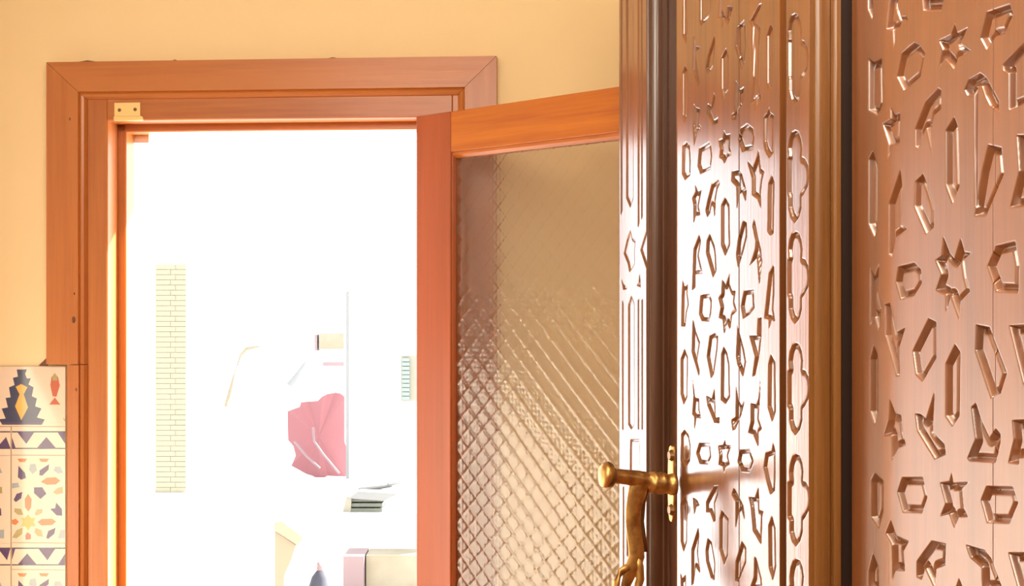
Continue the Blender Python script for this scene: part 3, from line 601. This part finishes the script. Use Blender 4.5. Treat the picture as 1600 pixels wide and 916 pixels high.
# wall with blocks behind the sheet
bw = thing('parapet_wall', 'low bleached wall with pinkish blocks behind the red sheet', 'wall', FX, tuple(at(495, 600, 10.5))[:2]+(0,))
a, c2 = at(440, 900, 9.5), at(545, 740, 9.5); mesh('ledge', BX(((a.x, 9.42, -.02), (c2.x, 10.5, at(0, 746, 9.6).z))), M['o_white'], bw)
a, c2 = at(440, 900, 10.5), at(541, 548, 10.5); mesh('wall', BX(((a.x, 10.5, -.02), (c2.x, 10.7, c2.z))), M['o_white'], bw)
for (x0, y0, x1, y1, mm) in ((499, 521, 538, 546, 'o_sand'), (492, 523, 496, 548, 'o_pink'), (505, 566, 538, 572, 'o_pink')):
    a, c2 = at(x0, y1, 10.48), at(x1, y0, 10.48); mesh('block', BX(((a.x, 10.46, a.z), (c2.x, 10.6, c2.z))), M[mm], bw)
mesh('broken_post', tube(bmesh.new(), [at(452, 602, 10.4), at(462, 590, 10.4), at(478, 566, 10.4)], [.03, .025, .012], 8), M['o_grey'], bw)
# rubbish on the low white wall
lw = thing('low_wall', 'low sunlit white wall across the terrace, bottom of the doorway view', 'wall', FX, tuple(at(560, 860, 7))[:2]+(0,))
a, c2 = at(440, 866, 7), at(700, 806, 7); mesh('wall', BX(((a.x, 7.1, -.02), (c2.x, 8.6, at(0, 803, 7.1).z))), M['o_white'], lw)
a, c2 = at(572, 960, 6.9), at(700, 868, 6.9); mesh('panel', BX(((a.x, 6.9, -.02), (c2.x, 7.09, c2.z))), M['o_sand'], lw)
a, c2 = at(538, 960, 6.9), at(570, 867, 6.9); mesh('pier', BX(((a.x, 6.85, -.02), (c2.x, 7.09, c2.z))), M['o_pink'], lw)
zw_ = at(0, 803, 7.1).z
ct = thing('crate', 'grey-green slatted crate lying on the low white wall', 'crate', FX, tuple(at(572, 803, 7.2))[:2]+(zw_,))
a, c2 = at(548, 803, 7.15), at(597, 778, 7.15)
mesh('end_board', wslab([(535, 803), (541, 776), (549, 778), (548, 803)], 7.15, .2), M['o_tan'], ct)
for i in range(3):
    z0 = zw_+.002+(c2.z-zw_)*i/3; mesh('slat', BX(((a.x, 7.15+.01*i, z0), (c2.x, 7.4, z0+(c2.z-zw_)/3*.72))), M['o_green'], ct)
mesh('lid', wslab([(545, 779), (600, 783), (622, 772), (560, 768)], 7.14, .22), M['o_grey'], ct)
for i, (x0, y0, x1, y1) in enumerate(((560, 768, 612, 762), (606, 760, 634, 755))):
    tag(mesh('timber_scrap', tube(bmesh.new(), [at(x0, y0-3, 7.25), at(x1, y1-3, 7.3)], [.014, .01], 8), M['o_grey'], M=FX), ('thin grey strip lying on top of the crate', 'short grey strip sticking up right of the crate')[i], 'scrap')
bx_ = thing('timber_board', 'pale timber board on edge at bottom left of the doorway view', 'board', FX, tuple(at(448, 916, 6))[:2]+(0,))
mesh('board', wslab([(430, 1000), (429, 830), (462, 852), (455, 875), (444, 900), (440, 1000)], 6, .12), M['o_wood'], bx_)
mesh('edge_trim', wslab([(428, 829), (428, 818), (440, 815), (474, 840), (465, 853)], 5.98, .15), M['o_sand'], bx_)
sk = thing('sack', 'dark blue-grey cloth sack with pinkish tied top, before the low wall', 'sack', FX, tuple(at(499, 1000, 6.2))[:2]+(0,))
pz = at(499, 893, 6.2)
mesh('body', tube(bmesh.new(), [Vector((pz.x-.01, 6.2, 0)), Vector((pz.x-.005, 6.2, .12)), Vector((pz.x-.004, 6.2, pz.z-.09)), Vector((pz.x, 6.2, pz.z-.03)), pz+Vector((.004, 0, .004))], [.05, .075, .052, .037, .016], 14), M['o_navy'], sk, smooth=True)
mesh('tied_top', tube(bmesh.new(), [pz, pz+Vector((.004, 0, .02)), pz+Vector((-.006, 0, .045))], [.014, .017, .006], 10), M['o_pink'], sk, smooth=True)
vine = mesh('leaning_pole', tube(bmesh.new(), [Vector((at(352, 760, 7.5).x, 7.5, -.02)), at(352, 640, 7.5), at(352, 520, 7.5)], [.006]*3, 6), M['o_white'], M=FX)
tag(vine, 'thin pale pole with a dry branch, left of the red sheet', 'pole')
br = (mesh('dry_twig', tube(bmesh.new(), [at(353, 636, 7.4), at(360, 612, 7.4), at(366, 585, 7.4), at(376, 556, 7.4), at(386, 545, 7.4), at(408, 541, 7.4)], [.012, .014, .006, .009, .014, .004], 7), M['o_sand'], vine))
